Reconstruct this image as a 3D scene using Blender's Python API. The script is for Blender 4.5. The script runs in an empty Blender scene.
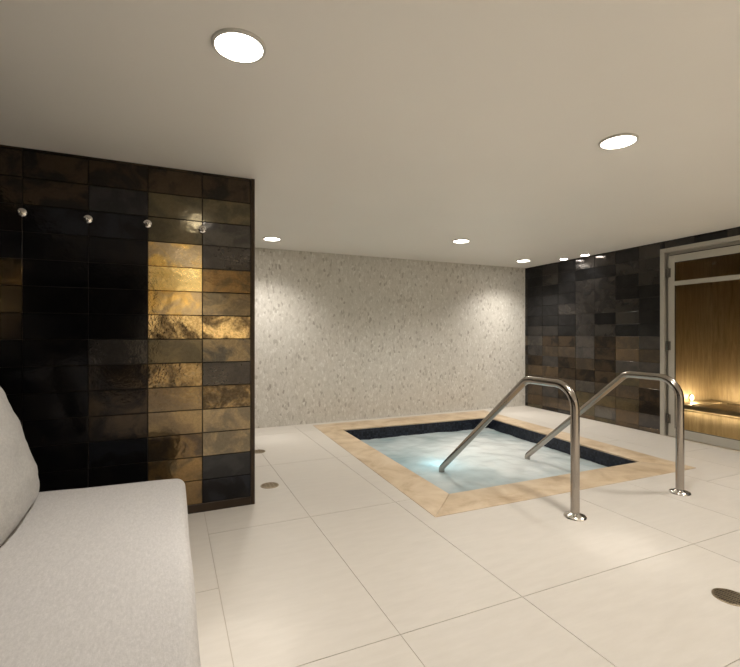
import bpy, bmesh, math, random
from mathutils import Vector, Matrix, noise

random.seed(7)
SC = bpy.context.scene
COL = SC.collection

# ------------------------------------------------------------------ camera, world, exposure
H = 2.4            # ceiling height
EYE = 1.26
YAW = math.atan2(200, 448)
cam_data = bpy.data.cameras.new('camera')
cam = bpy.data.objects.new('camera', cam_data)
COL.objects.link(cam)
cam.location = (0, 0, EYE)
cam.rotation_euler = (math.radians(90), 0, -YAW)
cam_data.sensor_width = 36
cam_data.lens = 36 * 448 / 740
cam_data.clip_start = 0.02
SC.camera = cam

world = bpy.data.worlds.new('world')
SC.world = world
world.use_nodes = True
world.node_tree.nodes['Background'].inputs[0].default_value = (0.02, 0.018, 0.016, 1)

SC.view_settings.view_transform = 'Standard'
SC.view_settings.look = 'None'
SC.view_settings.gamma = 1
SC.view_settings.use_curve_mapping = False
SC.view_settings.exposure = 0.64

DOWNLIGHT_W = 118
SMALL_SPOT_W = 26
WARM = (1.0, 0.94, 0.87)

# ------------------------------------------------------------------ node helpers
def new_mat(name):
    m = bpy.data.materials.new(name)
    m.use_nodes = True
    nt = m.node_tree
    return m, nt, nt.nodes['Principled BSDF']

def N(nt, kind, **kw):
    n = nt.nodes.new(kind)
    for k, v in kw.items():
        setattr(n, k, v)
    return n

def math_node(nt, op, a, b=None):
    n = N(nt, 'ShaderNodeMath', operation=op)
    for i, v in enumerate((a, b)):
        if v is None:
            continue
        if isinstance(v, (int, float)):
            n.inputs[i].default_value = v
        else:
            nt.links.new(v, n.inputs[i])
    return n.outputs[0]

def coords(nt, scale=(1, 1, 1), rot=(0, 0, 0)):
    tc = N(nt, 'ShaderNodeTexCoord')
    mp = N(nt, 'ShaderNodeMapping')
    mp.inputs['Scale'].default_value = scale
    mp.inputs['Rotation'].default_value = rot
    nt.links.new(tc.outputs['Object'], mp.inputs['Vector'])
    return mp.outputs['Vector']

def noise_tex(nt, vec, scale, detail=3, rough=0.5, dist=0.0):
    n = N(nt, 'ShaderNodeTexNoise')
    n.inputs['Scale'].default_value = scale
    n.inputs['Detail'].default_value = detail
    n.inputs['Roughness'].default_value = rough
    n.inputs['Distortion'].default_value = dist
    nt.links.new(vec, n.inputs['Vector'])
    return n.outputs['Fac']

def ramp(nt, fac, stops):
    r = N(nt, 'ShaderNodeValToRGB')
    el = r.color_ramp.elements
    while len(el) < len(stops):
        el.new(0.5)
    for e, (p, c) in zip(el, stops):
        e.position = p
        e.color = (*c, 1) if len(c) == 3 else c
    nt.links.new(fac, r.inputs['Fac'])
    return r.outputs['Color']

def mix_col(nt, fac, a, b, blend='MIX'):
    m = N(nt, 'ShaderNodeMix', data_type='RGBA', blend_type=blend)
    for sock, v in ((m.inputs['Factor'], fac), (m.inputs[6], a), (m.inputs[7], b)):
        if isinstance(v, (int, float)):
            sock.default_value = v
        elif isinstance(v, tuple):
            sock.default_value = (*v, 1) if len(v) == 3 else v
        else:
            nt.links.new(v, sock)
    return m.outputs[2]

def bump(nt, height, strength, dist, bsdf, normal=None):
    b = N(nt, 'ShaderNodeBump')
    b.inputs['Distance'].default_value = dist
    if isinstance(strength, (int, float)):
        b.inputs['Strength'].default_value = strength
    else:
        nt.links.new(strength, b.inputs['Strength'])
    nt.links.new(height, b.inputs['Height'])
    if normal is not None:
        nt.links.new(normal, b.inputs['Normal'])
    if bsdf is not None:
        nt.links.new(b.outputs['Normal'], bsdf.inputs['Normal'])
    return b.outputs['Normal']

def plain(name, col, rough=0.5, metal=0.0, spec=0.5):
    m, nt, p = new_mat(name)
    p.inputs['Base Color'].default_value = (*col, 1)
    p.inputs['Roughness'].default_value = rough
    p.inputs['Metallic'].default_value = metal
    p.inputs['Specular IOR Level'].default_value = spec
    v = coords(nt)
    n = noise_tex(nt, v, 60, 2)
    bump(nt, n, 0.04, 0.002, p)
    return m

# ------------------------------------------------------------------ materials
def mat_plaster(name, col, rough=0.6):
    m, nt, p = new_mat(name)
    v = coords(nt)
    n = noise_tex(nt, v, 1.3, 3)
    c = mix_col(nt, n, tuple(x * 0.97 for x in col), tuple(min(1, x * 1.03) for x in col))
    nt.links.new(c, p.inputs['Base Color'])
    p.inputs['Roughness'].default_value = rough
    p.inputs['Specular IOR Level'].default_value = 0.3
    bump(nt, noise_tex(nt, v, 90, 2), 0.03, 0.002, p)
    return m

def mat_mosaic():
    m, nt, p = new_mat('pearl_chip_mosaic')
    v = coords(nt, (1, 1, 0.52), (0, 0.22, 0))
    warp = noise_tex(nt, v, 7, 2)
    vo = N(nt, 'ShaderNodeTexVoronoi', feature='F1')
    vo.inputs['Scale'].default_value = 42
    vo.inputs['Randomness'].default_value = 1.0
    nt.links.new(v, vo.inputs['Vector'])
    ve = N(nt, 'ShaderNodeTexVoronoi', feature='DISTANCE_TO_EDGE')
    ve.inputs['Scale'].default_value = 42
    nt.links.new(v, ve.inputs['Vector'])
    sep = N(nt, 'ShaderNodeSeparateColor')
    nt.links.new(vo.outputs['Color'], sep.inputs[0])
    chip = ramp(nt, sep.outputs[0], [(0.0, (0.37, 0.335, 0.285)), (0.06, (0.52, 0.485, 0.43)), (0.12, (0.64, 0.61, 0.55)),
                                     (0.5, (0.70, 0.67, 0.61)), (0.85, (0.745, 0.715, 0.66)), (1.0, (0.84, 0.82, 0.77))])
    tone = noise_tex(nt, v, 2.2, 3)
    chip = mix_col(nt, math_node(nt, 'MULTIPLY', tone, 0.5), chip, (0.62, 0.60, 0.535), 'MIX')
    edge = ramp(nt, ve.outputs['Distance'], [(0.0, (0, 0, 0)), (0.09, (1, 1, 1))])
    fac = math_node(nt, 'MULTIPLY_ADD', edge, 0.65)
    fac.node.inputs[2].default_value = 0.35
    col = mix_col(nt, fac, (0.57, 0.54, 0.475), chip)
    nt.links.new(col, p.inputs['Base Color'])
    r = math_node(nt, 'MULTIPLY_ADD', sep.outputs[1], 0.3)
    r.node.inputs[2].default_value = 0.36
    nt.links.new(r, p.inputs['Roughness'])
    h = math_node(nt, 'MULTIPLY_ADD', sep.outputs[2], 0.6, )
    nt.links.new(edge, h.node.inputs[2])
    bump(nt, h, 0.5, 0.004, p)
    return m

def mat_floor():
    m, nt, p = new_mat('pale_porcelain_tile')
    v = coords(nt, (0.6, 2.6, 1))
    at = N(nt, 'ShaderNodeAttribute', attribute_name='rand')
    n1 = noise_tex(nt, v, 9, 6, 0.65)
    n2 = noise_tex(nt, coords(nt), 1.7, 3)
    c = ramp(nt, n1, [(0.3, (0.565, 0.53, 0.475)), (0.7, (0.63, 0.595, 0.54))])
    c = mix_col(nt, math_node(nt, 'MULTIPLY', n2, 0.35), c, (0.555, 0.505, 0.44))
    c = mix_col(nt, math_node(nt, 'MULTIPLY', at.outputs['Fac'], 0.15), c, (0.56, 0.53, 0.48))
    nt.links.new(c, p.inputs['Base Color'])
    r = math_node(nt, 'MULTIPLY_ADD', n1, 0.2)
    r.node.inputs[2].default_value = 0.32
    nt.links.new(r, p.inputs['Roughness'])
    p.inputs['Specular IOR Level'].default_value = 0.4
    bump(nt, n1, 0.06, 0.002, p)
    return m

def mat_glaze():
    """Metallic-glazed handmade tile; tone (on the partition with reflections in it) and ripple of each tile come from its own attributes."""
    m, nt, p = new_mat('metallic_glaze_tile')
    a1 = N(nt, 'ShaderNodeAttribute', attribute_name='tint')
    a2 = N(nt, 'ShaderNodeAttribute', attribute_name='tint_b')
    a3 = N(nt, 'ShaderNodeAttribute', attribute_name='glaze')
    sp = N(nt, 'ShaderNodeSeparateColor')
    nt.links.new(a3.outputs['Color'], sp.inputs[0])
    tc = N(nt, 'ShaderNodeTexCoord')
    vm = N(nt, 'ShaderNodeVectorMath', operation='ADD')
    off = N(nt, 'ShaderNodeVectorMath', operation='SCALE')
    nt.links.new(a3.outputs['Color'], off.inputs[0])
    off.inputs['Scale'].default_value = 23.0
    nt.links.new(tc.outputs['Object'], vm.inputs[0])
    nt.links.new(off.outputs[0], vm.inputs[1])
    vec = vm.outputs[0]
    blot = noise_tex(nt, vec, 5.5, 5, 0.6, 0.6)
    bl = N(nt, 'ShaderNodeMapRange', interpolation_type='SMOOTHSTEP')
    bl.inputs['From Min'].default_value = 0.40
    bl.inputs['From Max'].default_value = 0.60
    nt.links.new(blot, bl.inputs['Value'])
    c = mix_col(nt, bl.outputs[0], a1.outputs['Color'], a2.outputs['Color'])
    spk = noise_tex(nt, vec, 55, 3, 0.6)
    sk = ramp(nt, spk, [(0.42, (0.55, 0.5, 0.42)), (0.58, (1, 1, 1))])
    c = mix_col(nt, math_node(nt, 'MULTIPLY', sp.outputs[1], 0.8), c, mix_col(nt, 1.0, c, sk, 'MULTIPLY'))
    nt.links.new(c, p.inputs['Base Color'])
    nt.links.new(sp.outputs[0], p.inputs['Metallic'])
    r = math_node(nt, 'MULTIPLY_ADD', blot, 0.14)
    r.node.inputs[2].default_value = 0.05
    nt.links.new(r, p.inputs['Roughness'])
    rip = noise_tex(nt, vec, 16, 3, 0.55, 0.3)
    fine = noise_tex(nt, vec, 70, 2, 0.5)
    hgt = math_node(nt, 'MULTIPLY_ADD', fine, 0.22)
    nt.links.new(rip, hgt.node.inputs[2])
    st = math_node(nt, 'MULTIPLY_ADD', sp.outputs[1], 0.42)
    st.node.inputs[2].default_value = 0.03
    bump(nt, hgt, st, 0.01, p)
    return m

def mat_gold_panel():
    m, nt, p = new_mat('gold_streaked_panel')
    v = coords(nt, (1, 1, 0.12))
    n = noise_tex(nt, v, 22, 5, 0.7, 0.4)
    n2 = noise_tex(nt, coords(nt), 3, 3)
    c = ramp(nt, n, [(0.3, (0.34, 0.275, 0.175)), (0.7, (0.62, 0.525, 0.37))])
    c = mix_col(nt, math_node(nt, 'MULTIPLY', n2, 0.4), c, (0.27, 0.22, 0.15))
    nt.links.new(c, p.inputs['Base Color'])
    p.inputs['Metallic'].default_value = 0.55
    p.inputs['Roughness'].default_value = 0.42
    bump(nt, n, 0.6, 0.006, p)
    return m

def mat_coping():
    m, nt, p = new_mat('honey_travertine')
    v = coords(nt)
    n = noise_tex(nt, v, 3.2, 5, 0.6, 0.5)
    n2 = noise_tex(nt, v, 30, 4, 0.6)
    c = ramp(nt, n, [(0.34, (0.36, 0.255, 0.15)), (0.5, (0.53, 0.41, 0.27)), (0.66, (0.62, 0.51, 0.37))])
    c = mix_col(nt, math_node(nt, 'MULTIPLY', n2, 0.35), c, (0.70, 0.55, 0.38))
    nt.links.new(c, p.inputs['Base Color'])
    p.inputs['Roughness'].default_value = 0.5
    bump(nt, n2, 0.12, 0.003, p)
    return m

def mat_waterline():
    m, nt, p = new_mat('navy_glass_mosaic')
    tc = N(nt, 'ShaderNodeTexCoord')
    sx = N(nt, 'ShaderNodeSeparateXYZ')
    nt.links.new(tc.outputs['Object'], sx.inputs[0])
    cb = N(nt, 'ShaderNodeCombineXYZ')
    nt.links.new(math_node(nt, 'ADD', sx.outputs[0], sx.outputs[1]), cb.inputs[0])
    nt.links.new(sx.outputs[2], cb.inputs[1])
    br = N(nt, 'ShaderNodeTexBrick')
    br.offset = 0.0
    br.inputs['Scale'].default_value = 1.0
    br.inputs['Brick Width'].default_value = 0.026
    br.inputs['Row Height'].default_value = 0.026
    br.inputs['Mortar Size'].default_value = 0.0016
    br.inputs['Color1'].default_value = (0.004, 0.006, 0.013, 1)
    br.inputs['Color2'].default_value = (0.030, 0.036, 0.055, 1)
    br.inputs['Mortar'].default_value = (0.012, 0.013, 0.018, 1)
    nt.links.new(cb.outputs[0], br.inputs['Vector'])
    nt.links.new(br.outputs['Color'], p.inputs['Base Color'])
    p.inputs['Roughness'].default_value = 0.3
    p.inputs['Specular IOR Level'].default_value = 0.3
    bump(nt, br.outputs['Fac'], -0.4, 0.002, p)
    return m

def mat_water():
    m, nt, p = new_mat('milky_bubbling_water')
    v = coords(nt)
    at = N(nt, 'ShaderNodeAttribute', attribute_name='foam')
    f = noise_tex(nt, v, 26, 4, 0.6, 0.3)
    n = math_node(nt, 'ADD', at.outputs['Fac'], math_node(nt, 'MULTIPLY', math_node(nt, 'SUBTRACT', noise_tex(nt, v, 6, 4, 0.6), 0.5), 0.25))
    c = ramp(nt, n, [(0.0, (0.54, 0.66, 0.68)), (0.5, (0.70, 0.765, 0.765)), (1.0, (0.84, 0.86, 0.845))])
    out = nt.nodes['Material Output']
    nt.links.new(c, p.inputs['Base Color'])
    p.inputs['Roughness'].default_value = 0.2
    p.inputs['IOR'].default_value = 1.33
    nrm = bump(nt, f, 0.10, 0.01, p)
    tr = N(nt, 'ShaderNodeBsdfTranslucent')
    nt.links.new(c, tr.inputs['Color'])
    rf = N(nt, 'ShaderNodeBsdfRefraction')
    rf.inputs['Color'].default_value = (0.75, 0.95, 0.97, 1)
    rf.inputs['Roughness'].default_value = 0.12
    rf.inputs['IOR'].default_value = 1.33
    nt.links.new(nrm, rf.inputs['Normal'])
    m1 = N(nt, 'ShaderNodeMixShader')
    m1.inputs[0].default_value = 0.22
    nt.links.new(p.outputs[0], m1.inputs[1])
    nt.links.new(tr.outputs[0], m1.inputs[2])
    m2 = N(nt, 'ShaderNodeMixShader')
    foam = N(nt, 'ShaderNodeMapRange')
    foam.inputs['From Min'].default_value = 0.1
    foam.inputs['From Max'].default_value = 0.8
    foam.inputs['To Min'].default_value = 0.32
    foam.inputs['To Max'].default_value = 0.03
    nt.links.new(n, foam.inputs['Value'])
    nt.links.new(foam.outputs[0], m2.inputs[0])
    nt.links.new(m1.outputs[0], m2.inputs[1])
    nt.links.new(rf.outputs[0], m2.inputs[2])
    nt.links.new(m2.outputs[0], out.inputs['Surface'])
    return m

def mat_fabric(name, col, weave=520):
    m, nt, p = new_mat(name)
    va = coords(nt, (1, 0.25, 1))
    vb = coords(nt, (0.25, 1, 0.25))
    w1 = noise_tex(nt, va, weave, 2)
    w2 = noise_tex(nt, vb, weave, 2)
    w = math_node(nt, 'ADD', w1, w2)
    slub = noise_tex(nt, coords(nt, (2.2, 0.7, 1.2)), 60, 4, 0.7)
    big = noise_tex(nt, coords(nt), 4, 3)
    c = ramp(nt, slub, [(0.3, tuple(x * 0.82 for x in col)), (0.7, tuple(min(1, x * 1.10) for x in col))])
    c = mix_col(nt, math_node(nt, 'MULTIPLY', math_node(nt, 'SUBTRACT', w, 0.62), 0.9), c, tuple(x * 0.72 for x in col))
    nt.links.new(c, p.inputs['Base Color'])
    p.inputs['Roughness'].default_value = 0.92
    p.inputs['Specular IOR Level'].default_value = 0.15
    p.inputs['Sheen Weight'].default_value = 0.15
    n1 = bump(nt, big, 0.25, 0.02, None)
    n2 = bump(nt, slub, 0.25, 0.003, None, n1)
    bump(nt, w, 0.5, 0.0012, p, n2)
    return m

def mat_steel(name, col=(0.62, 0.58, 0.53), rough=0.2):
    m, nt, p = new_mat(name)
    v = coords(nt)
    n = noise_tex(nt, v, 40, 4, 0.6)
    c = mix_col(nt, n, tuple(x * 0.85 for x in col), col)
    nt.links.new(c, p.inputs['Base Color'])
    p.inputs['Metallic'].default_value = 1
    r = math_node(nt, 'MULTIPLY_ADD', n, 0.15)
    r.node.inputs[2].default_value = rough - 0.07
    nt.links.new(r, p.inputs['Roughness'])
    return m

def mat_emit(name, col, strength):
    m, nt, p = new_mat(name)
    p.inputs['Base Color'].default_value = (0.9, 0.9, 0.88, 1)
    p.inputs['Emission Color'].default_value = (*col, 1)
    p.inputs['Emission Strength'].default_value = strength
    p.inputs['Roughness'].default_value = 0.4
    return m

def mat_glass(name, tint, rough=0.0):
    m, nt, p = new_mat(name)
    out = nt.nodes['Material Output']
    tr = N(nt, 'ShaderNodeBsdfTransparent')
    tr.inputs[0].default_value = (*tint, 1)
    gl = N(nt, 'ShaderNodeBsdfGlossy')
    gl.inputs['Roughness'].default_value = 0.02
    fr = N(nt, 'ShaderNodeFresnel')
    fr.inputs['IOR'].default_value = 1.12
    mx = N(nt, 'ShaderNodeMixShader')
    nt.links.new(fr.outputs[0], mx.inputs[0])
    nt.links.new(tr.outputs[0], mx.inputs[1])
    nt.links.new(gl.outputs[0], mx.inputs[2])
    nt.links.new(mx.outputs[0], out.inputs['Surface'])
    return m

M = dict(
    ceiling=mat_plaster('ceiling_paint', (0.85, 0.825, 0.775), 0.5),
    plaster=mat_plaster('warm_plaster', (0.84, 0.75, 0.59), 0.7),
    mosaic=mat_mosaic(), floor=mat_floor(), glaze=mat_glaze(), gold=mat_gold_panel(),
    grout=plain('floor_grout', (0.47, 0.42, 0.355), 0.85),
    dark_grout=plain('dark_tile_grout', (0.030, 0.024, 0.018), 0.7),
    bronze_trim=plain('bronze_edge_trim', (0.045, 0.032, 0.022), 0.3, 0.7),
    coping=mat_coping(), waterline=mat_waterline(), water=mat_water(),
    basin=plain('pale_blue_pool_plaster', (0.62, 0.80, 0.82), 0.6),
    seat=mat_fabric('oat_woven_upholstery', (0.57, 0.55, 0.53)),
    pillow=mat_fabric('stone_linen_pillow', (0.46, 0.445, 0.42), 430),
    steel=mat_steel('brushed_stainless', (0.42, 0.38, 0.34), 0.18),
    chrome=mat_steel('polished_chrome', (0.82, 0.80, 0.77), 0.12),
    brass=mat_steel('aged_drain_bronze', (0.36, 0.29, 0.20), 0.35),
    black=plain('drain_shade_black', (0.012, 0.010, 0.008), 0.8),
    frame=plain('greige_door_metal', (0.42, 0.40, 0.35), 0.42),
    hinge=mat_steel('hinge_steel', (0.14, 0.13, 0.115), 0.4),
    gasket_gap=plain('gasket_and_gap_black', (0.012, 0.011, 0.010), 0.6),
    glass=mat_glass('bronze_tint_glass', (0.86, 0.80, 0.70)),
    bench=plain('grey_stone_slab', (0.42, 0.40, 0.34), 0.5),
    ring=plain('white_lamp_trim', (0.60, 0.58, 0.54), 0.4),
    lamp=mat_emit('lit_lamp_lens', (1.0, 0.93, 0.82), 14),
    spotlamp=mat_emit('lit_spot_lens', (1.0, 0.92, 0.85), 26),
    poollamp=mat_emit('lit_pool_lens', (0.30, 0.85, 1.0), 10),
    tape=mat_emit('fill_tape', (1.0, 0.85, 0.6), 5),
    wood=plain('dark_plinth_wood', (0.05, 0.036, 0.026), 0.5),
)

# ------------------------------------------------------------------ object helpers
def link(o, parent=None):
    COL.objects.link(o)
    if parent is not None:
        o.parent = parent
    return o

def build(name, bm, mats, parent=None, smooth=False, loc=None):
    me = bpy.data.meshes.new(name)
    bmesh.ops.recalc_face_normals(bm, faces=bm.faces)
    bm.to_mesh(me)
    bm.free()
    for mm in (mats if isinstance(mats, (list, tuple)) else [mats]):
        me.materials.append(mm)
    if smooth:
        me.polygons.foreach_set('use_smooth', [True] * len(me.polygons))
        if smooth != 'all':
            me.set_sharp_from_angle(angle=math.radians(40))
    o = bpy.data.objects.new(name, me)
    if loc is not None:
        o.location = loc
    return link(o, parent)

def thing(name, label, cat, loc=(0, 0, 0), group=None, rot=(0, 0, 0)):
    o = bpy.data.objects.new(name, None)
    o.location = loc
    o.rotation_euler = rot
    o.empty_display_size = 0.1
    link(o)
    return tag(o, label, cat, group)

def tag(o, label, cat, group=None):
    o['label'] = label
    o['category'] = cat
    if group:
        o['group'] = group
    return o

def structure(o, label=None):
    o['kind'] = 'structure'
    if label:
        o['label'] = label
    return o

def dup(root, loc, label):
    """copy a thing and every level of its parts"""
    def rec(o, parent):
        c = o.copy()
        COL.objects.link(c)
        if parent is not None:
            c.parent = parent
        for ch in [x for x in bpy.data.objects if x.parent == o and x is not c]:
            rec(ch, c)
        return c
    r = rec(root, None)
    r.location = loc
    r['label'] = label
    return r

def box(bm, x0, x1, y0, y1, z0, z1, mat=0, bevel=0.0, seg=2):
    vs = [bm.verts.new((x, y, z)) for z in (z0, z1) for y in (y0, y1) for x in (x0, x1)]
    fs = [bm.faces.new([vs[i] for i in q]) for q in
          ((0, 2, 3, 1), (4, 5, 7, 6), (0, 1, 5, 4), (2, 6, 7, 3), (0, 4, 6, 2), (1, 3, 7, 5))]
    for f in fs:
        f.material_index = mat
    if bevel:
        es = {e for f in fs for e in f.edges}
        bmesh.ops.bevel(bm, geom=list(es), offset=bevel, segments=seg, profile=0.5, affect='EDGES')
    return fs

def lathe(bm, prof, seg=40, mat=0, caps=True, M4=None):
    """revolve (r, z) profile about Z"""
    rings = []
    for r, z in prof:
        if r < 1e-6:
            rings.append([bm.verts.new((0, 0, z))])
        else:
            rings.append([bm.verts.new((r * math.cos(2 * math.pi * k / seg), r * math.sin(2 * math.pi * k / seg), z)) for k in range(seg)])
    new = [v for rg in rings for v in rg]
    for a, b in zip(rings, rings[1:]):
        for k in range(seg):
            k2 = (k + 1) % seg
            if len(a) == 1 and len(b) == 1:
                continue
            if len(a) == 1:
                f = bm.faces.new((a[0], b[k], b[k2]))
            elif len(b) == 1:
                f = bm.faces.new((a[k], b[0], a[k2]))
            else:
                f = bm.faces.new((a[k], b[k], b[k2], a[k2]))
            f.material_index = mat
    if M4 is not None:
        bmesh.ops.transform(bm, matrix=M4, verts=new)
    return new

def tube(bm, pts, r, seg=20, closed=False, cap=True):
    pts = [Vector(p) for p in pts]
    n = len(pts)
    tang = []
    for i in range(n):
        a = pts[(i - 1) % n] if (closed or i > 0) else pts[i]
        b = pts[(i + 1) % n] if (closed or i < n - 1) else pts[i]
        tang.append((b - a).normalized())
    ref = Vector((1, 0, 0)) if abs(tang[0].x) < 0.9 else Vector((0, 0, 1))
    nrm = (ref - tang[0] * ref.dot(tang[0])).normalized()
    rings = []
    for i in range(n):
        nrm = (nrm - tang[i] * nrm.dot(tang[i])).normalized()
        bi = tang[i].cross(nrm)
        rr = r[i] if isinstance(r, (list, tuple)) else r
        rings.append([bm.verts.new(pts[i] + (nrm * math.cos(2 * math.pi * k / seg) + bi * math.sin(2 * math.pi * k / seg)) * rr) for k in range(seg)])
    prs = list(zip(rings, rings[1:])) + ([(rings[-1], rings[0])] if closed else [])
    for a, b in prs:
        for k in range(seg):
            bm.faces.new((a[k], b[k], b[(k + 1) % seg], a[(k + 1) % seg]))
    if cap and not closed:
        bm.faces.new(list(reversed(rings[0])))
        bm.faces.new(rings[-1])

def fillet(pts, radii, n=10):
    """polyline with rounded corners"""
    pts = [Vector(p) for p in pts]
    out = [pts[0]]
    for i in range(1, len(pts) - 1):
        a, b, c = pts[i - 1], pts[i], pts[i + 1]
        u, w = (a - b).normalized(), (c - b).normalized()
        ang = u.angle(w)
        r = radii[i - 1]
        d = r / math.tan(ang / 2)
        cen = b + (u + w).normalized() * (r / math.sin(ang / 2))
        p0, p1 = b + u * d - cen, b + w * d - cen
        tot = p0.angle(p1)
        ax = p0.cross(p1).normalized()
        for k in range(n + 1):
            out.append(cen + Matrix.Rotation(tot * k / n, 3, ax) @ p0)
    out.append(pts[-1])
    return out

def soft_box(size, r, n=28, deform=None):
    """dense rounded box centred at origin; deform(co) -> co"""
    bm = bmesh.new()
    hx, hy, hz = (s / 2 for s in size)
    for ax in range(3):
        for sg in (-1, 1):
            g = []
            for i in range(n + 1):
                row = []
                for j in range(n + 1):
                    u, w = math.sin((2 * i / n - 1) * math.pi / 2), math.sin((2 * j / n - 1) * math.pi / 2)
                    c = [0, 0, 0]
                    c[ax] = sg
                    c[(ax + 1) % 3] = u
                    c[(ax + 2) % 3] = w
                    q = Vector((c[0] * hx, c[1] * hy, c[2] * hz))
                    inner = Vector((max(-hx + r, min(hx - r, q.x)), max(-hy + r, min(hy - r, q.y)), max(-hz + r, min(hz - r, q.z))))
                    d = q - inner
                    if d.length > 1e-9:
                        q = inner + d.normalized() * r
                    row.append(bm.verts.new(deform(q) if deform else q))
                g.append(row)
            for i in range(n):
                for j in range(n):
                    bm.faces.new((g[i][j], g[i + 1][j], g[i + 1][j + 1], g[i][j + 1]))
    bmesh.ops.remove_doubles(bm, verts=bm.verts, dist=1e-5)
    return bm

# ------------------------------------------------------------------ glazed tile wall
GW, GH = 0.3455, 0.1658           # tile pitch
ROW_TOP = 2.385                   # first full joint below the ceiling

def tile_face(bm, layers, put, u0, u1, z0, z1, tone, rnd, gap=0.0016, bev=0.0022, th=0.007):
    """one tile with eased edges and a slight hand-set tilt; put(u, z, d) -> world point"""
    L1, L2, L3 = layers
    u0 += gap; u1 -= gap; z0 += gap; z1 -= gap
    if u1 - u0 < 0.01 or z1 - z0 < 0.01:
        return
    t = [rnd.uniform(-0.0010, 0.0010) for _ in range(2)]
    def d(u, z):
        return th + t[0] * (2 * (u - u0) / (u1 - u0) - 1) + t[1] * (2 * (z - z0) / (z1 - z0) - 1)
    bk = [bm.verts.new(put(u, z, 0.0)) for u, z in ((u0, z0), (u1, z0), (u1, z1), (u0, z1))]
    md = [bm.verts.new(put(u, z, d(u, z) - bev)) for u, z in ((u0, z0), (u1, z0), (u1, z1), (u0, z1))]
    ft = [bm.verts.new(put(u, z, d(u, z))) for u, z in
          ((u0 + bev, z0 + bev), (u1 - bev, z0 + bev), (u1 - bev, z1 - bev), (u0 + bev, z1 - bev))]
    fs = [bm.faces.new(ft)]
    for a, b in ((bk, md), (md, ft)):
        for k in range(4):
            fs.append(bm.faces.new((a[k], a[(k + 1) % 4], b[(k + 1) % 4], b[k])))
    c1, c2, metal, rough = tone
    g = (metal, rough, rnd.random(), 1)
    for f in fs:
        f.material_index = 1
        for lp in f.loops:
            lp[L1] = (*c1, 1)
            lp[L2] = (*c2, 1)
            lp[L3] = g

def clip_out(rects, hole):
    """subtract hole (u0,u1,z0,z1) from rects"""
    res = []
    a0, a1, b0, b1 = hole
    for (u0, u1, z0, z1) in rects:
        if u1 <= a0 or u0 >= a1 or z1 <= b0 or z0 >= b1:
            res.append((u0, u1, z0, z1))
            continue
        if u0 < a0: res.append((u0, a0, z0, z1))
        if u1 > a1: res.append((a1, u1, z0, z1))
        m0, m1 = max(u0, a0), min(u1, a1)
        if z0 < b0: res.append((m0, m1, z0, b0))
        if z1 > b1: res.append((m0, m1, b1, z1))
    return res

# glaze tones, golds with some reflected light in the colour: (colour, mottle colour, metallic, ripple)
BLK = ((0.012, 0.012, 0.014), (0.020, 0.018, 0.018), 0.75, 0.12)
INK = ((0.030, 0.032, 0.040), (0.016, 0.015, 0.016), 0.8, 0.2)
UMB = ((0.075, 0.056, 0.038), (0.030, 0.026, 0.024), 0.85, 0.25)
OLV = ((0.16, 0.135, 0.085), (0.10, 0.088, 0.062), 0.9, 0.25)
GRY = ((0.115, 0.108, 0.098), (0.075, 0.072, 0.070), 0.9, 0.22)
BRN = ((0.25, 0.165, 0.075), (0.13, 0.10, 0.06), 0.9, 0.35)
TAN = ((0.32, 0.235, 0.125), (0.22, 0.165, 0.10), 0.9, 0.3)
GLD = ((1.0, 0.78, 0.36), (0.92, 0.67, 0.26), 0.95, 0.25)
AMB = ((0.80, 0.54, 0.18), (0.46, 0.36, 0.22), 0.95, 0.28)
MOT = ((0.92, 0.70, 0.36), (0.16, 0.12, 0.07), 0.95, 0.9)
RUST = ((0.145, 0.105, 0.066), (0.11, 0.085, 0.06), 0.75, 0.3)
UMB2 = ((0.12, 0.092, 0.065), (0.08, 0.068, 0.055), 0.8, 0.3)
SLT = ((0.085, 0.078, 0.072), (0.06, 0.056, 0.055), 0.7, 0.3)

OLV2 = ((0.10, 0.088, 0.062), (0.14, 0.118, 0.075), 0.9, 0.25)
TAN2 = ((0.30, 0.235, 0.145), (0.17, 0.145, 0.105), 0.9, 0.3)
GRY2 = ((0.10, 0.095, 0.085), (0.26, 0.21, 0.135), 0.9, 0.4)
BRN2 = ((0.22, 0.15, 0.075), (0.10, 0.08, 0.06), 0.9, 0.35)
MTN = ((0.40, 0.295, 0.155), (0.10, 0.078, 0.05), 0.95, 0.85)
INK2 = ((0.050, 0.050, 0.052), (0.034, 0.034, 0.036), 0.85, 0.2)

def glazed_wall(name, core, put, cols, rows, tone_of, holes=(), seed=1):
    """core: boxes of the wall body; cols/rows: joint positions"""
    rnd = random.Random(seed)
    bm = bmesh.new()
    L = [bm.loops.layers.float_color.new(n) for n in ('tint', 'tint_b', 'glaze')]
    for b in core:
        box(bm, *b, mat=0)
    for i in range(len(cols) - 1):
        for j in range(len(rows) - 1):
            rs = [(cols[i], cols[i + 1], rows[j], rows[j + 1])]
            for h in holes:
                rs = clip_out(rs, h)
            for r in rs:
                tile_face(bm, L, put, *r, tone_of(i, j, rnd), rnd)
    return structure(build(name, bm, [M['dark_grout'], M['glaze']]))

rows_up = [0.0605]
while rows_up[-1] < ROW_TOP - 0.05:
    rows_up.append(rows_up[-1] + GH)
rows_up.append(H)

# ------------------------------------------------------------------ the room shell
XR = 5.62        # right wall
YB = 6.05        # back wall
YP = 3.37        # partition face
XL = -1.25       # left wall
YR = -2.6        # wall behind the viewer
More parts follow.
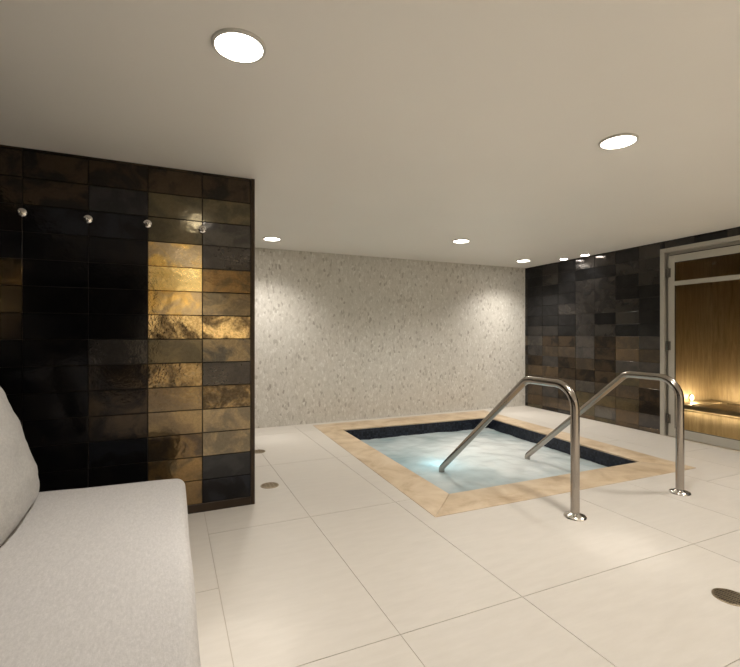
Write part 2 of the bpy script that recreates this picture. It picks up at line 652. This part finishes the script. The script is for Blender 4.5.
# pool extents
IQ = [(2.00, 2.955), (4.215, 2.935), (4.36, 5.42), (2.065, 5.50)]     # water edge, counter-clockwise
OQ = [(1.66, 2.62), (4.50, 2.585), (4.69, 5.93), (1.79, 5.93)]      # outer edge of the stone edging
CX0, CX1, CY0, CY1 = 1.80, 4.495, 2.625, 5.92                         # opening in the floor slab
def grow(q, d):
    c = Vector((sum(p[0] for p in q) / 4, sum(p[1] for p in q) / 4))
    return [(p[0] + d * math.copysign(1, p[0] - c.x), p[1] + d * math.copysign(1, p[1] - c.y)) for p in q]
def bil(q, u, v):
    a, b, c, d = (Vector(p) for p in q)
    return (a * (1 - u) + b * u) * (1 - v) + (d * (1 - u) + c * u) * v
def ring(bm, inner, outer, z0, z1):
    v = [[bm.verts.new((p[0], p[1], z)) for p in q] for q, z in ((inner, z0), (outer, z0), (outer, z1), (inner, z1))]
    for a in range(4):
        for k in range(4):
            k2 = (k + 1) % 4
            bm.faces.new((v[a][k], v[a][k2], v[(a + 1) % 4][k2], v[(a + 1) % 4][k]))
def prism(bm, poly, z0, z1):
    lo = [bm.verts.new((p[0], p[1], z0)) for p in poly]
    hi = [bm.verts.new((p[0], p[1], z1)) for p in poly]
    bm.faces.new(lo[::-1]); bm.faces.new(hi)
    n = len(poly)
    for q in range(n):
        bm.faces.new((lo[q], lo[(q + 1) % n], hi[(q + 1) % n], hi[q]))

# floor: slab + porcelain tiles
bm = bmesh.new()
rl = bm.loops.layers.float_color.new('rand')
for (x0, x1, y0, y1) in clip_out([(XL - 0.1, XR + 0.1, YR - 0.1, YB + 0.1)], (CX0, CX1, CY0, CY1)):
    box(bm, x0, x1, y0, y1, -0.15, -0.003, 0)
xs = [-1.76, -1.10, -0.44, 0.22, 0.88, 1.54, 2.86, 3.52, 4.18, 4.84, 5.50, 6.16]
offs = {0.22: 1.66, 0.88: 1.66, 1.54: 1.66, 2.20: 1.66, 2.86: 1.66, -0.44: 2.33, -1.10: 1.66, -1.76: 2.33}
rnd = random.Random(3)
G = 0.0018
for i in range(len(xs) - 1):
    y = offs.get(xs[i], 1.66 if i % 2 else 2.32) - 1.32 * 5
    while y < YB:
        step = 0.66 if xs[i] == 1.54 and y < 1.6 else 1.32
        r = (max(xs[i] + G, XL), min(xs[i + 1] - G, XR + 0.09), max(y + G, YR), min(y + step - G, YB))
        if r[1] > r[0] and r[3] > r[2]:
            v = rnd.random()
            for q in clip_out([r], (CX0 - 0.002, CX1 + 0.002, CY0 - 0.002, CY1 + 0.002)):
                for f in box(bm, *q, -0.003, 0.0, 1):
                    for lp in f.loops:
                        lp[rl] = (v, v, v, 1)
        y += step
structure(build('floor', bm, [M['grout'], M['floor']]))

# ceiling
bm = bmesh.new()
box(bm, XL - 0.1, XR + 0.1, YR - 0.1, YB + 0.1, H, H + 0.12)
structure(build('ceiling', bm, M['ceiling']))

# back wall
bm = bmesh.new()
box(bm, XL - 0.1, XR + 0.1, YB, YB + 0.12, -0.1, H)
structure(build('wall_back', bm, M['mosaic']))

# glazed partition on the left; tile tones are partly painted reflections
cols = [-0.825 - GW * 2, -0.825 - GW, -0.825, -0.48, -0.137, 0.209, 0.543]
cols[0] = XL
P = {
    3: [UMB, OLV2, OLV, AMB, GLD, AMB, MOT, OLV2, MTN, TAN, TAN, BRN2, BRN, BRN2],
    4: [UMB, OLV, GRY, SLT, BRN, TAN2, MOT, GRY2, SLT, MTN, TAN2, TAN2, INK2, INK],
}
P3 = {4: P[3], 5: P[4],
      3: [UMB, INK2, INK, BLK, BLK, BLK, BLK, SLT, UMB, UMB, UMB, INK, BLK, BLK],
      2: [UMB, UMB, INK, BLK, BLK, BLK, BLK, BLK, BLK, BLK, BLK, BLK, BLK, BLK],
      1: [UMB, UMB, UMB, INK, BRN, BRN, UMB, BLK, BLK, BLK, BLK, BLK, BLK, BLK],
      0: [BLK] * 14}
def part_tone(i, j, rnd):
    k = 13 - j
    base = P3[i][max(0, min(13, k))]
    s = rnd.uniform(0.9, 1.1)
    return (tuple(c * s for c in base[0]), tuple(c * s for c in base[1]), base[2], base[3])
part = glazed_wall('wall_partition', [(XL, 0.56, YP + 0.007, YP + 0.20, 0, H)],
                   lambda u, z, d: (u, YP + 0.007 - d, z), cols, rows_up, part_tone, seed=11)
part['label'] = 'dark partition of bronze, gold and black glazed tiles behind the sofa, with reflections in their tones'
bm = bmesh.new()
box(bm, 0.5445, 0.572, YP - 0.003, YP + 0.205, 0, H, 0, 0.0015, 1)
o = build('edge_trim', bm, M['bronze_trim'], part); o['label'] = 'narrow dark bronze edge strip'
bm = bmesh.new()
box(bm, XL, 0.544, YP - 0.002, YP + 0.006, 0, 0.058, 0, 0.002, 1)
o = build('base_strip', bm, M['bronze_trim'], part); o['label'] = 'dark bronze strip along the floor'

# right glazed wall with the door opening
DY1, DY0, DZ = 3.615, 2.46, 2.305
cols_r = [YB - 0.07 - GW * k for k in range(0, 30)]
cols_r = [YB] + [c for c in cols_r if c > YR] + [YR]
cols_r = cols_r[::-1]
RW = [SLT, SLT, INK, UMB, SLT, UMB, RUST, GRY, SLT, OLV]
def right_tone(i, j, rnd):
    k = 13 - j
    pool = [INK2, SLT, SLT, INK2] if k < 6 else [SLT, UMB, UMB, UMB2, GRY, UMB2, RUST, SLT, OLV2]
    base = rnd.choice(pool)
    s = rnd.uniform(0.8, 1.15) * (0.72 if k < 6 else 1.15)
    return (tuple(c * s for c in base[0]), tuple(c * s for c in base[1]), base[2] * 0.9, base[3])
glazed_wall('wall_right',
            [(XR, XR + 0.14, DY1, YB, 0, H), (XR, XR + 0.14, YR, DY0, 0, H), (XR, XR + 0.14, DY0, DY1, DZ, H)],
            lambda u, z, d: (XR - d, u, z), cols_r, [0.0] + rows_up, right_tone,
            holes=[(DY0, DY1, -0.1, DZ)], seed=23)

# left wall beside the sofa and wall behind the viewer
cols_l = [YR + GW * k for k in range(0, 18)]
cols_l = [c for c in cols_l if c < YP] + [YP]
glazed_wall('wall_left', [(XL - 0.12, XL, YR, YB, 0, H)], lambda u, z, d: (XL + d, u, z),
            cols_l, [0.0] + rows_up, lambda i, j, r: BLK, seed=31)
bm = bmesh.new()
box(bm, -0.42, XR + 0.1, YR - 0.12, YR, 0, H)
structure(build('wall_rear', bm, M['plaster']))
bm = bmesh.new()
box(bm, XL - 0.1, -0.42, YR - 0.12, YR, 0, H)
structure(build('wall_rear_panel', bm, M['wood']))

# ------------------------------------------------------------------ steam room behind the door
SX0, SX1, SY0, SY1 = XR + 0.14, 6.95, 1.9, 3.82
bm = bmesh.new(); box(bm, SX1, SX1 + 0.1, SY0 - 0.1, SY1 + 0.1, -0.1, H + 0.1)
structure(build('wall_steam_back', bm, M['gold']))
bm = bmesh.new(); box(bm, SX0, SX1, SY1, SY1 + 0.1, -0.1, H + 0.1)
structure(build('wall_steam_left', bm, M['gold']))
bm = bmesh.new(); box(bm, SX0, SX1, SY0 - 0.1, SY0, -0.1, H + 0.1)
structure(build('wall_steam_right', bm, M['gold']))
bm = bmesh.new(); box(bm, XR, SX1, SY0, SY1, -0.1, -0.001)
structure(build('floor_steam', bm, M['bench']))
bm = bmesh.new(); box(bm, SX0, SX1, SY0, SY1, H, H + 0.1)
structure(build('ceiling_steam', bm, M['wood']))

bench = thing('steam_bench', 'low grey-edged bench with gold front, seen through the glass door', 'bench', (6.1, 2.9, 0))
bm = bmesh.new(); box(bm, -0.01, 0.05, SY0 - 2.9 + 0.002, SY1 - 2.9 - 0.002, 0.285, 0.342, 0, 0.004)
o = build('edge_slab', bm, [M['bench']], bench)
o['label'] = 'grey stone edge'
bm = bmesh.new(); box(bm, 0.11, SX1 - 6.1 - 0.002, SY0 - 2.9 + 0.002, SY1 - 2.9 - 0.002, 0.0, 0.284)
build('front_panel', bm, M['gold'], bench)
bm = bmesh.new(); box(bm, 0.051, SX1 - 6.1 - 0.002, SY0 - 2.9 + 0.002, SY1 - 2.9 - 0.002, 0.285, 0.338)
build('seat_panel', bm, M['gold'], bench)

def bench_lamp(loc, ang, label):
    t = thing('wall_light', label, 'light', loc, 'low wall lights in the gold room', (0, 0, ang))
    RY = Matrix.Rotation(math.radians(-90), 4, 'Y')
    bm = bmesh.new()
    lathe(bm, [(0, -0.004), (0.042, -0.004), (0.042, 0.010), (0.036, 0.013), (0.034, 0.008), (0, 0.008)], 28, M4=RY)
    build('trim_ring', bm, M['gold'], t, True)
    bm = bmesh.new()
    lathe(bm, [(0.033, 0.0085), (0.028, 0.015), (0.015, 0.019), (0, 0.020)], 28, M4=RY)
    build('lens', bm, M['spotlamp'], t, True)
    ld = bpy.data.lights.new('wall_light_glow', 'POINT')
    ld.energy = 0.7
    ld.color = (1.0, 0.86, 0.58)
    ld.shadow_soft_size = 0.03
    lo = bpy.data.objects.new('wall_light_glow', ld)
    lo.location = (-0.06, 0, 0.01)
    link(lo, t)
bench_lamp((6.50, SY1 - 0.004, 0.39), math.radians(90), 'glowing low wall light in the gold room, nearest the door hinges')
bench_lamp((SX1 - 0.004, 3.36, 0.40), 0, 'glowing low wall light in the gold room, at the right edge of the photo')

def fill_strip(label, length, loc, ang, aim, watts):  # added to spread a soft glow over the gold walls and bench
    """added fill strip along local Y: channel, lit tape and the light it gives, thrown towards local +X"""
    t = thing('fill_strip', label, 'fill light', loc, None, (0, 0, ang))
    h = length / 2
    bm = bmesh.new(); box(bm, -0.010, -0.004, -h, h, -0.008, 0.007)
    build('channel', bm, M['gold'], t)
    bm = bmesh.new(); box(bm, -0.004, 0.0, -h, h, -0.006, 0.006)
    build('tape', bm, M['tape'], t)
    ld = bpy.data.lights.new('strip_glow', 'AREA')
    ld.shape = 'RECTANGLE'
    ld.size, ld.size_y = 0.02, length
    ld.energy = watts
    ld.color = (1.0, 0.88, 0.66)
    lo = bpy.data.objects.new('strip_glow', ld)
    lo.location = (0.004, 0, 0)
    lo.rotation_euler = (0, -math.pi / 2 - aim, 0)
    link(lo, t)
fill_strip('added fill strip for the back wall above the bench in the gold room', SY1 - SY0 - 0.4, (SX1 - 0.27, (SY0 + SY1) / 2 - 0.15, 0.348), 0, math.radians(4), 6.0)
fill_strip('added fill strip for the side wall above the bench in the gold room', 0.6, (6.40, SY1 - 0.26, 0.348), math.radians(90), math.radians(4), 2.0)
fill_strip('added fill strip hidden under the bench nose in the gold room', SY1 - SY0 - 0.1, (6.108, (SY0 + SY1) / 2, 0.268), 0, math.radians(-35), 3.0)

# ------------------------------------------------------------------ glass door
door = bpy.data.objects.new('door_1', None)
door.location = (XR, DY1, 0)
link(door)
structure(door, 'tall glazed door in a greige metal frame, set in the dark tiled wall')
door['category'] = 'door'
def dbox(name, mat, parent, *bxs, bevel=0.003):
    b = bmesh.new()
    for q in bxs:
        box(b, *q, 0, bevel, 1)
    return build(name, b, mat, parent)
W = DY1 - DY0
# frame face stands 2 cm proud of the tiles, with a deep rebate
dbox('door_frame', M['frame'], door,
     (-0.022, 0.11, -0.055, 0, 0, DZ), (-0.022, 0.11, -W, -W + 0.055, 0, DZ), (-0.022, 0.11, -W + 0.055, -0.055, DZ - 0.05, DZ),
     (0.035, 0.11, -0.085, -0.055, 0, DZ - 0.05), (0.035, 0.11, -W + 0.055, -W + 0.085, 0, DZ - 0.05),
     (0.035, 0.11, -W + 0.055, -0.055, DZ - 0.085, DZ - 0.05))
dbox('gap_shade_strip', M['gasket_gap'], door, (0.02, 0.034, -0.150, -0.0885, 0.004, DZ - 0.088),  # black strip set in the gap to stand for its shade
     (0.02, 0.034, -W + 0.0885, -0.150, DZ - 0.14, DZ - 0.088), bevel=0)['label'] = 'black strip standing for the shaded gap around the door leaf'
LY1, LY0, LT = -0.10, -W + 0.10, 2.205          # door leaf
leaf = dbox('door_leaf', M['frame'], door,
            (-0.012, 0.019, LY1 - 0.075, LY1, 0.012, LT), (-0.012, 0.019, LY0, LY0 + 0.075, 0.012, LT),
            (-0.012, 0.019, LY0 + 0.075, LY1 - 0.075, 2.12, LT),
            (-0.012, 0.019, LY0 + 0.075, LY1 - 0.075, 1.838, 1.892),
            (-0.012, 0.019, LY0 + 0.075, LY1 - 0.075, 0.012, 0.115))
dbox('glass_pane', M['glass'], leaf, (0.000, 0.007, LY0 + 0.07, LY1 - 0.07, 0.111, 1.842), bevel=0)['label'] = 'large lower pane'
dbox('glass_pane', M['glass'], leaf, (0.000, 0.007, LY0 + 0.07, LY1 - 0.07, 1.888, 2.124), bevel=0)['label'] = 'narrow upper pane'
g = 0.006
dbox('glazing_bead', M['gasket_gap'], leaf,
     (-0.010, -0.001, LY1 - 0.075 - g, LY1 - 0.0752, 0.115, 1.838), (-0.010, -0.001, LY1 - 0.075 - g, LY1 - 0.0752, 1.892, 2.12),
     (-0.010, -0.001, LY0 + 0.0752, LY0 + 0.075 + g, 0.115, 1.838), (-0.010, -0.001, LY0 + 0.0752, LY0 + 0.075 + g, 1.892, 2.12),
     (-0.010, -0.001, LY0 + 0.075 + g, LY1 - 0.075 - g, 0.1152, 0.115 + g), (-0.010, -0.001, LY0 + 0.075 + g, LY1 - 0.075 - g, 2.12 - g, 2.1198), bevel=0)
for z in (2.0, 1.11, 0.22):
    b = bmesh.new()
    box(b, -0.016, -0.0125, LY1 - 0.030, LY1 - 0.006, z - 0.055, z + 0.055, 0, 0.001, 1)
    box(b, -0.005, 0.034, -0.098, -0.060, z - 0.055, z + 0.055, 0, 0.001, 1)
    for k in range(5):
        lathe(b, [(0, -0.0105), (0.009, -0.0105), (0.009, 0.0105), (0, 0.0105)], 14,
              M4=Matrix.Translation((-0.014, LY1 + 0.006, z - 0.044 + 0.022 * k)))
    build('hinge', b, M['hinge'], leaf, True)
b = bmesh.new()
tube(b, fillet([(-0.012, LY0 + 0.04, 0.85), (-0.07, LY0 + 0.04, 0.85), (-0.07, LY0 + 0.04, 1.25), (-0.012, LY0 + 0.04, 1.25)], [0.02, 0.02]), 0.011, 14)
build('handle', b, M['steel'], leaf, True)

# ------------------------------------------------------------------ hot tub
tub = thing('hot_tub', 'sunken square hot tub with honey stone edging and navy tile waterline', 'hot tub', (0, 0, 0))
BD = -1.05
bm = bmesh.new()
t = 0.12
ring(bm, IQ, grow(IQ, t), BD, -0.011)
prism(bm, grow(IQ, t), BD - 0.1, BD)
prism(bm, [bil(IQ, 0, 0.82), bil(IQ, 1, 0.82), bil(IQ, 1, 1), bil(IQ, 0, 1)], BD, -0.58)      # seat ledges
prism(bm, [bil(IQ, 0, 0.25), bil(IQ, 0.8, 0.25), bil(IQ, 0.8, 0.82), bil(IQ, 0, 0.82)], BD, -0.44)
prism(bm, [bil(IQ, 0.8, 0), bil(IQ, 1, 0), bil(IQ, 1, 0.82), bil(IQ, 0.8, 0.82)], BD, -0.58)
build('basin', bm, M['basin'], tub)
bm = bmesh.new()
bt = 0.010
ring(bm, grow(IQ, -bt), IQ, -0.26, -0.011)
o = build('waterline_tiles', bm, M['waterline'], tub); o['label'] = 'navy glass mosaic band'
IO, OO = IQ, OQ
for k in range(4):
    a, b2 = OO[k], OO[(k + 1) % 4]
    c, d2 = IO[(k + 1) % 4], IO[k]
    bm = bmesh.new()
    poly = [Vector((*p, 0)) for p in (a, b2, c, d2)]
    cen = sum(poly, Vector()) / 4
    poly = [p + (cen - p).normalized() * 0.0015 for p in poly]
    lo = [bm.verts.new((p.x, p.y, -0.011)) for p in poly]
    hi = [bm.verts.new((p.x, p.y, 0.004)) for p in poly]
    top = bm.faces.new(hi)
    bm.faces.new(lo[::-1])
    for q in range(4):
        bm.faces.new((lo[q], lo[(q + 1) % 4], hi[(q + 1) % 4], hi[q]))
    bmesh.ops.bevel(bm, geom=list(top.edges), offset=0.004, segments=2, profile=0.5, affect='EDGES')
    build('coping', bm, M['coping'], tub, True)
# grout bed below the mitred edging
bm = bmesh.new()
ring(bm, grow(IQ, t + 0.001), OQ, -0.14, -0.012)
build('edging_bed', bm, M['grout'], tub)
LAMP = (2.66, 4.13, -0.418)
RX = Matrix.Identity(4)
bm = bmesh.new()
lathe(bm, [(0.06, -0.02), (0.09, -0.02), (0.09, 0.012), (0.075, 0.02), (0.06, 0.014)], 32, M4=RX)
pl = build('pool_lamp', bm, M['chrome'], tub, True, loc=LAMP)
bm = bmesh.new()
lathe(bm, [(0.06, 0.0), (0.05, 0.014), (0.03, 0.024), (0, 0.028)], 32, M4=RX)
build('lens', bm, M['poollamp'], pl, True)
ld = bpy.data.lights.new('pool_lamp_glow', 'POINT')
ld.energy = 1.9
ld.color = (0.35, 0.85, 1.0)
ld.shadow_soft_size = 0.04
lo = bpy.data.objects.new('pool_lamp_glow', ld)
lo.location = (0, 0, 0.15)
link(lo, pl)

# water surface, churned by the jets
ZW = -0.155
nx, ny = 110, 124
bm = bmesh.new()
g = []
fl = bm.verts.layers.float_color.new('foam')
WQ = grow(IQ, -bt - 0.0005)
for j in range(ny + 1):
    row = []
    for i in range(nx + 1):
        p = bil(WQ, i / nx, j / ny)
        x, y = p.x, p.y
        h = 0.009 * noise.noise(Vector((x * 3.2, y * 3.2, 0.3))) + 0.006 * noise.noise(Vector((x * 8, y * 8, 2.1))) + 0.003 * noise.noise(Vector((x * 20, y * 20, 5)))
        cxx, cyy = (x - 3.45) / 0.75, (y - 4.2) / 0.85
        c = math.exp(-(cxx * cxx + cyy * cyy) ** 1.3)
        h += 0.020 * c * (0.6 + 0.8 * noise.noise(Vector((x * 5, y * 5, 9))))
        f = max(0.0, min(1.0, c * 1.0 + 0.28 + 0.42 * noise.noise(Vector((x * 1.9, y * 1.9, 4))) + 0.2 * noise.noise(Vector((x * 5.5, y * 5.5, 8)))))
        v = bm.verts.new((x, y, ZW + h))
        v[fl] = (f, f, f, 1)
        row.append(v)
    g.append(row)
for j in range(ny):
    for i in range(nx):
        bm.faces.new((g[j][i], g[j][i + 1], g[j + 1][i + 1], g[j + 1][i]))
wat = build('pool_water', bm, M['water'], None, 'all')
wat['kind'] = 'stuff'
tag(wat, 'milky pale turquoise churning water filling the hot tub', 'water')

# ------------------------------------------------------------------ handrails
def handrail(label):
    t = thing('handrail', label, 'handrail', (0, 2.235, 0), 'pool handrails')
    pts = fillet([(0, 0, 0.004), (0, 0, 0.902), (0, 0.46, 0.902), (0, 1.655, -0.115), (0, 1.655, -0.438)], [0.165, 0.13, 0.06], 12)
    b = bmesh.new()
    tube(b, pts, 0.0295, 24)
    build('rail_tube', b, M['steel'], t, True)
    b = bmesh.new()
    lathe(b, [(0.0297, 0.001), (0.076, 0.001), (0.076, 0.006), (0.070, 0.014), (0.050, 0.020), (0.036, 0.027), (0.0297, 0.030)], 36)
    build('base_flange', b, M['chrome'], t, True)
    return t
r1 = handrail('stainless steel handrail over the hot tub, the nearer one on the left')
r1.location.x = 2.54
r2 = dup(r1, (3.68, 2.235, 0), 'stainless steel handrail over the hot tub, the one nearer the glass door')

# ------------------------------------------------------------------ sofa and pillow
sofa = thing('sofa', 'long pale oat upholstered bench sofa with rounded seat cushion', 'sofa', (0, 0, 0))
SL0, SL1 = -0.45, 2.75
def seat_def(q):
    x, y, z = q
    u = (x + 0.44) / 0.5
    if y > 0:
        y += max(0.0, (-x) * 0.13) * (y / 1.6)
    if z > 0:
        z += 0.014 * (1 - min(1, (x / 0.5) ** 2)) + 0.004 * noise.noise(Vector((x * 4, y * 3, 1)))
    x += 0.006 * noise.noise(Vector((x * 2, y * 2.2, z * 4))) if x > 0.3 else 0
    return Vector((x, y, z))
bm = soft_box((0.98, SL1 - SL0, 0.24), 0.045, 40, seat_def)
build('seat_cushion', bm, M['seat'], sofa, 'all', loc=(-0.415, (SL0 + SL1) / 2, 0.33))
bm = soft_box((0.22, SL1 - SL0, 0.62), 0.06, 24)
build('backrest', bm, M['seat'], sofa, 'all', loc=(-1.02, (SL0 + SL1) / 2, 0.66))
bm = bmesh.new()
box(bm, -0.9, 0.02, SL0 + 0.04, SL1 - 0.06, 0.03, 0.21, 0, 0.01)
build('base', bm, M['seat'], sofa, True)
for x in (-0.85, -0.03):
    for y in (SL0 + 0.1, SL1 - 0.14):
        b = bmesh.new(); box(b, x - 0.03, x + 0.03, y - 0.03, y + 0.03, 0.0, 0.03, 0, 0.003)
        build('leg', b, M['wood'], sofa)

def pillow_mesh(w, h, th, n=36):
    b = bmesh.new()
    grids = []
    for sg in (-1, 1):
        gr = []
        for i in range(n + 1):
            row = []
            for j in range(n + 1):
                u, v = math.sin((2 * i / n - 1) * math.pi / 2), math.sin((2 * j / n - 1) * math.pi / 2)
                prof = max(0.0, (1 - abs(u) ** 3.4)) ** 0.5 * max(0.0, (1 - abs(v) ** 3.4)) ** 0.5
                pinch = 1 - 0.03 * (1 - u * u) * abs(v) ** 4 - 0.0 * u
                pinch2 = 1 - 0.03 * (1 - v * v) * abs(u) ** 4
                wr = 0.016 * noise.noise(Vector((u * 2.2, v * 3.5, sg * 3))) + 0.006 * noise.noise(Vector((u * 6, v * 9, sg * 7)))
                d = sg * (th / 2 * prof + wr * prof)
                sag = -0.10 * max(0, prof) * (1 - v) * 0.12
                row.append(b.verts.new((d, u * w / 2 * pinch2, v * h / 2 * pinch + sag)))
            gr.append(row)
        for i in range(n):
            for j in range(n):
                b.faces.new((gr[i][j], gr[i + 1][j], gr[i + 1][j + 1], gr[i][j + 1]))
    bmesh.ops.remove_doubles(b, verts=b.verts, dist=1e-5)
    return b
PWI, PHE = 0.64, 0.62
pil = thing('throw_pillow', 'plump stone-grey linen pillow leaning at the far left end of the sofa', 'pillow', (-0.690, 2.335, 0.760))
pil.rotation_euler = (0, math.radians(-17), math.radians(2))
build('cover', pillow_mesh(PWI, PHE, 0.20), M['pillow'], pil, 'all')
edge = []
for k in range(120):
    s = k / 120 * 4
    side, f = int(s), s - int(s)
    a = math.sin((2 * f - 1) * math.pi / 2)
    u, v = ((a, -1), (1, a), (-a, 1), (-1, -a))[side]
    edge.append((0, u * PWI / 2 * (1 - 0.03 * (1 - v * v) * abs(u) ** 4), v * PHE / 2 * (1 - 0.03 * (1 - u * u) * abs(v) ** 4)))
edge = [e2 for i2, e2 in enumerate(edge) if i2 == 0 or (Vector(e2) - Vector(edge[i2 - 1])).length > 1e-4]
b = bmesh.new()
tube(b, edge, 0.006, 8, closed=True)
build('piping', b, M['pillow'], pil, True)

# ------------------------------------------------------------------ robe hooks
def robe_hook(label, loc):
    t = thing('robe_hook', label, 'hook', loc, 'robe hooks on the tiled partition')
    R = Matrix.Rotation(math.radians(90), 4, 'X')        # lathe axis -> -Y
    b = bmesh.new()
    lathe(b, [(0, 0.0), (0.026, 0.0), (0.026, 0.004), (0.022, 0.008), (0.010, 0.010), (0, 0.010)], 28, M4=R)
    build('wall_plate', b, M['chrome'], t, True)
    b = bmesh.new()
    tube(b, fillet([(0, -0.008, 0), (0, -0.030, -0.002), (0, -0.040, -0.026), (0, -0.058, -0.012)], [0.010, 0.008], 6), 0.006, 12)
    lathe(b, [(0, -0.011), (0.006, -0.009), (0.0105, -0.003), (0.0105, 0.003), (0.006, 0.009), (0, 0.011)], 16,
          M4=Matrix.Translation((0, -0.060, -0.009)))
    build('peg', b, M['chrome'], t, True)
    return t
h0 = robe_hook('chrome robe hook on black tiles, nearest the left edge of the photo', (-0.827, YP - 0.001, 2.0))
dup(h0, (-0.481, YP - 0.001, 1.995), 'chrome robe hook between two all-black columns of tiles')
dup(h0, (-0.138, YP - 0.001, 2.0), 'chrome robe hook where the black tiles meet the gold column')
dup(h0, (0.208, YP - 0.001, 1.995), "chrome robe hook nearest the partition's free right-hand edge")

# ------------------------------------------------------------------ floor drains
def floor_drain(label, loc, r=0.07):
    t = thing('floor_drain', label, 'drain', loc, 'round floor drains')
    b = bmesh.new()
    lathe(b, [(0, 0.0006), (r - 0.006, 0.0006)], 40)  # flat black disc on the floor, stands for the shaded well
    o = build('drain_shade_disc', b, M['black'], t); o['label'] = 'flat black disc for the shaded hollow under the grate'
    b = bmesh.new()
    lathe(b, [(r, 0.0), (r, 0.003), (r - 0.002, 0.004), (r - 0.009, 0.004), (r - 0.010, 0.0008)], 40)
    build('rim', b, M['brass'], t, True)
    b = bmesh.new()
    ri = r - 0.009
    k = -ri + 0.008
    while k < ri - 0.002:
        hw = math.sqrt(max(0, ri * ri - k * k))
        box(b, -hw, hw, k - 0.0028, k + 0.0028, 0.0008, 0.0034)
        k += 0.0105
    for kx in (-0.03, 0.0, 0.03):
        hw = math.sqrt(max(0, ri * ri - kx * kx))
        box(b, kx - 0.003, kx + 0.003, -hw, hw, 0.0008, 0.0032)
    build('grate', b, M['brass'], t)
    return t
d0 = floor_drain('round slotted bronze floor drain in the bright floor at the right edge of the photo', (2.445, 1.25, 0.0), 0.075)
dup(d0, (0.755, 3.73, 0), "round floor drain just past the partition's free end")
dup(d0, (0.86, 4.85, 0), 'round floor drain farther back, half hidden behind the partition')

# ------------------------------------------------------------------ ceiling downlights
def downlight(label, loc, r=0.10, watts=DOWNLIGHT_W, lens='lamp', group='recessed ceiling downlights', cone=132):
    t = thing('ceiling_light', label, 'ceiling light', loc, group)
    b = bmesh.new()
    lathe(b, [(r + 0.004, 0.0), (r + 0.004, -0.009), (r + 0.001, -0.012), (r - 0.008, -0.012), (r - 0.009, -0.009), (r - 0.009, 0.0)], 48)
    build('trim_ring', b, M['ring'], t, True)
    b = bmesh.new()
    lathe(b, [(r - 0.0092, -0.010), (r * 0.6, -0.0125), (0, -0.0135)], 48)
    build('lens', b, M[lens], t, True)
    if watts:
        ld = bpy.data.lights.new('lamp_beam', 'SPOT')
        ld.energy = watts
        ld.color = WARM
        ld.spot_size = math.radians(cone)
        ld.spot_blend = 1.0
        ld.shadow_soft_size = r * 0.8
        lo = bpy.data.objects.new('lamp_beam', ld)
        lo.location = (0, 0, -0.017)
        link(lo, t)
    return t
L0 = downlight('large round downlight in the ceiling nearest the tiled partition and sofa', (0.25, 1.83, H))
dup(L0, (2.42, 1.82, H), 'large round downlight in the ceiling on the right, in front of the handrails')
dup(L0, (1.115, 5.38, H), "small-looking downlight by the mosaic wall, beside the partition's edge")
dup(L0, (3.26, 4.56, H), 'downlight in the ceiling above the middle of the hot tub')
dup(L0, (5.03, 5.40, H), 'downlight in the far corner where the mosaic wall meets the dark wall')
for loc in ((4.59, 1.82, H), (0.25, -1.0, H), (2.42, -1.0, H), (4.59, -1.0, H), (0.5, -2.15, H), (2.42, -2.15, H), (4.59, -2.15, H)):  # first follows the lamp row and rail shadow; the rest are added fill
    dup(L0, loc, 'one of the unseen round ceiling downlights, most of them added as fill')
s0 = downlight('small spotlight close to the dark wall, the farther of the pair', (5.47, 5.02, H), 0.062, SMALL_SPOT_W, 'spotlamp',
               'small spotlights along the dark wall', 110)
dup(s0, (5.47, 4.64, H), 'small spotlight close to the dark wall, the one nearer the door')

# ------------------------------------------------------------------ the dark wall runs slightly out of square
PIV = Matrix.Translation((XR, 4.6, 0))
SQ = PIV @ Matrix.Rotation(math.radians(-2.2), 4, 'Z') @ PIV.inverted()
for o in bpy.data.objects:
    if o.parent is None and (o.name in ('wall_right', 'door_1') or '_steam' in o.name
                             or o.name.split('.')[0] in ('steam_bench', 'wall_light', 'fill_strip')):
        o.matrix_world = SQ @ o.matrix_basis
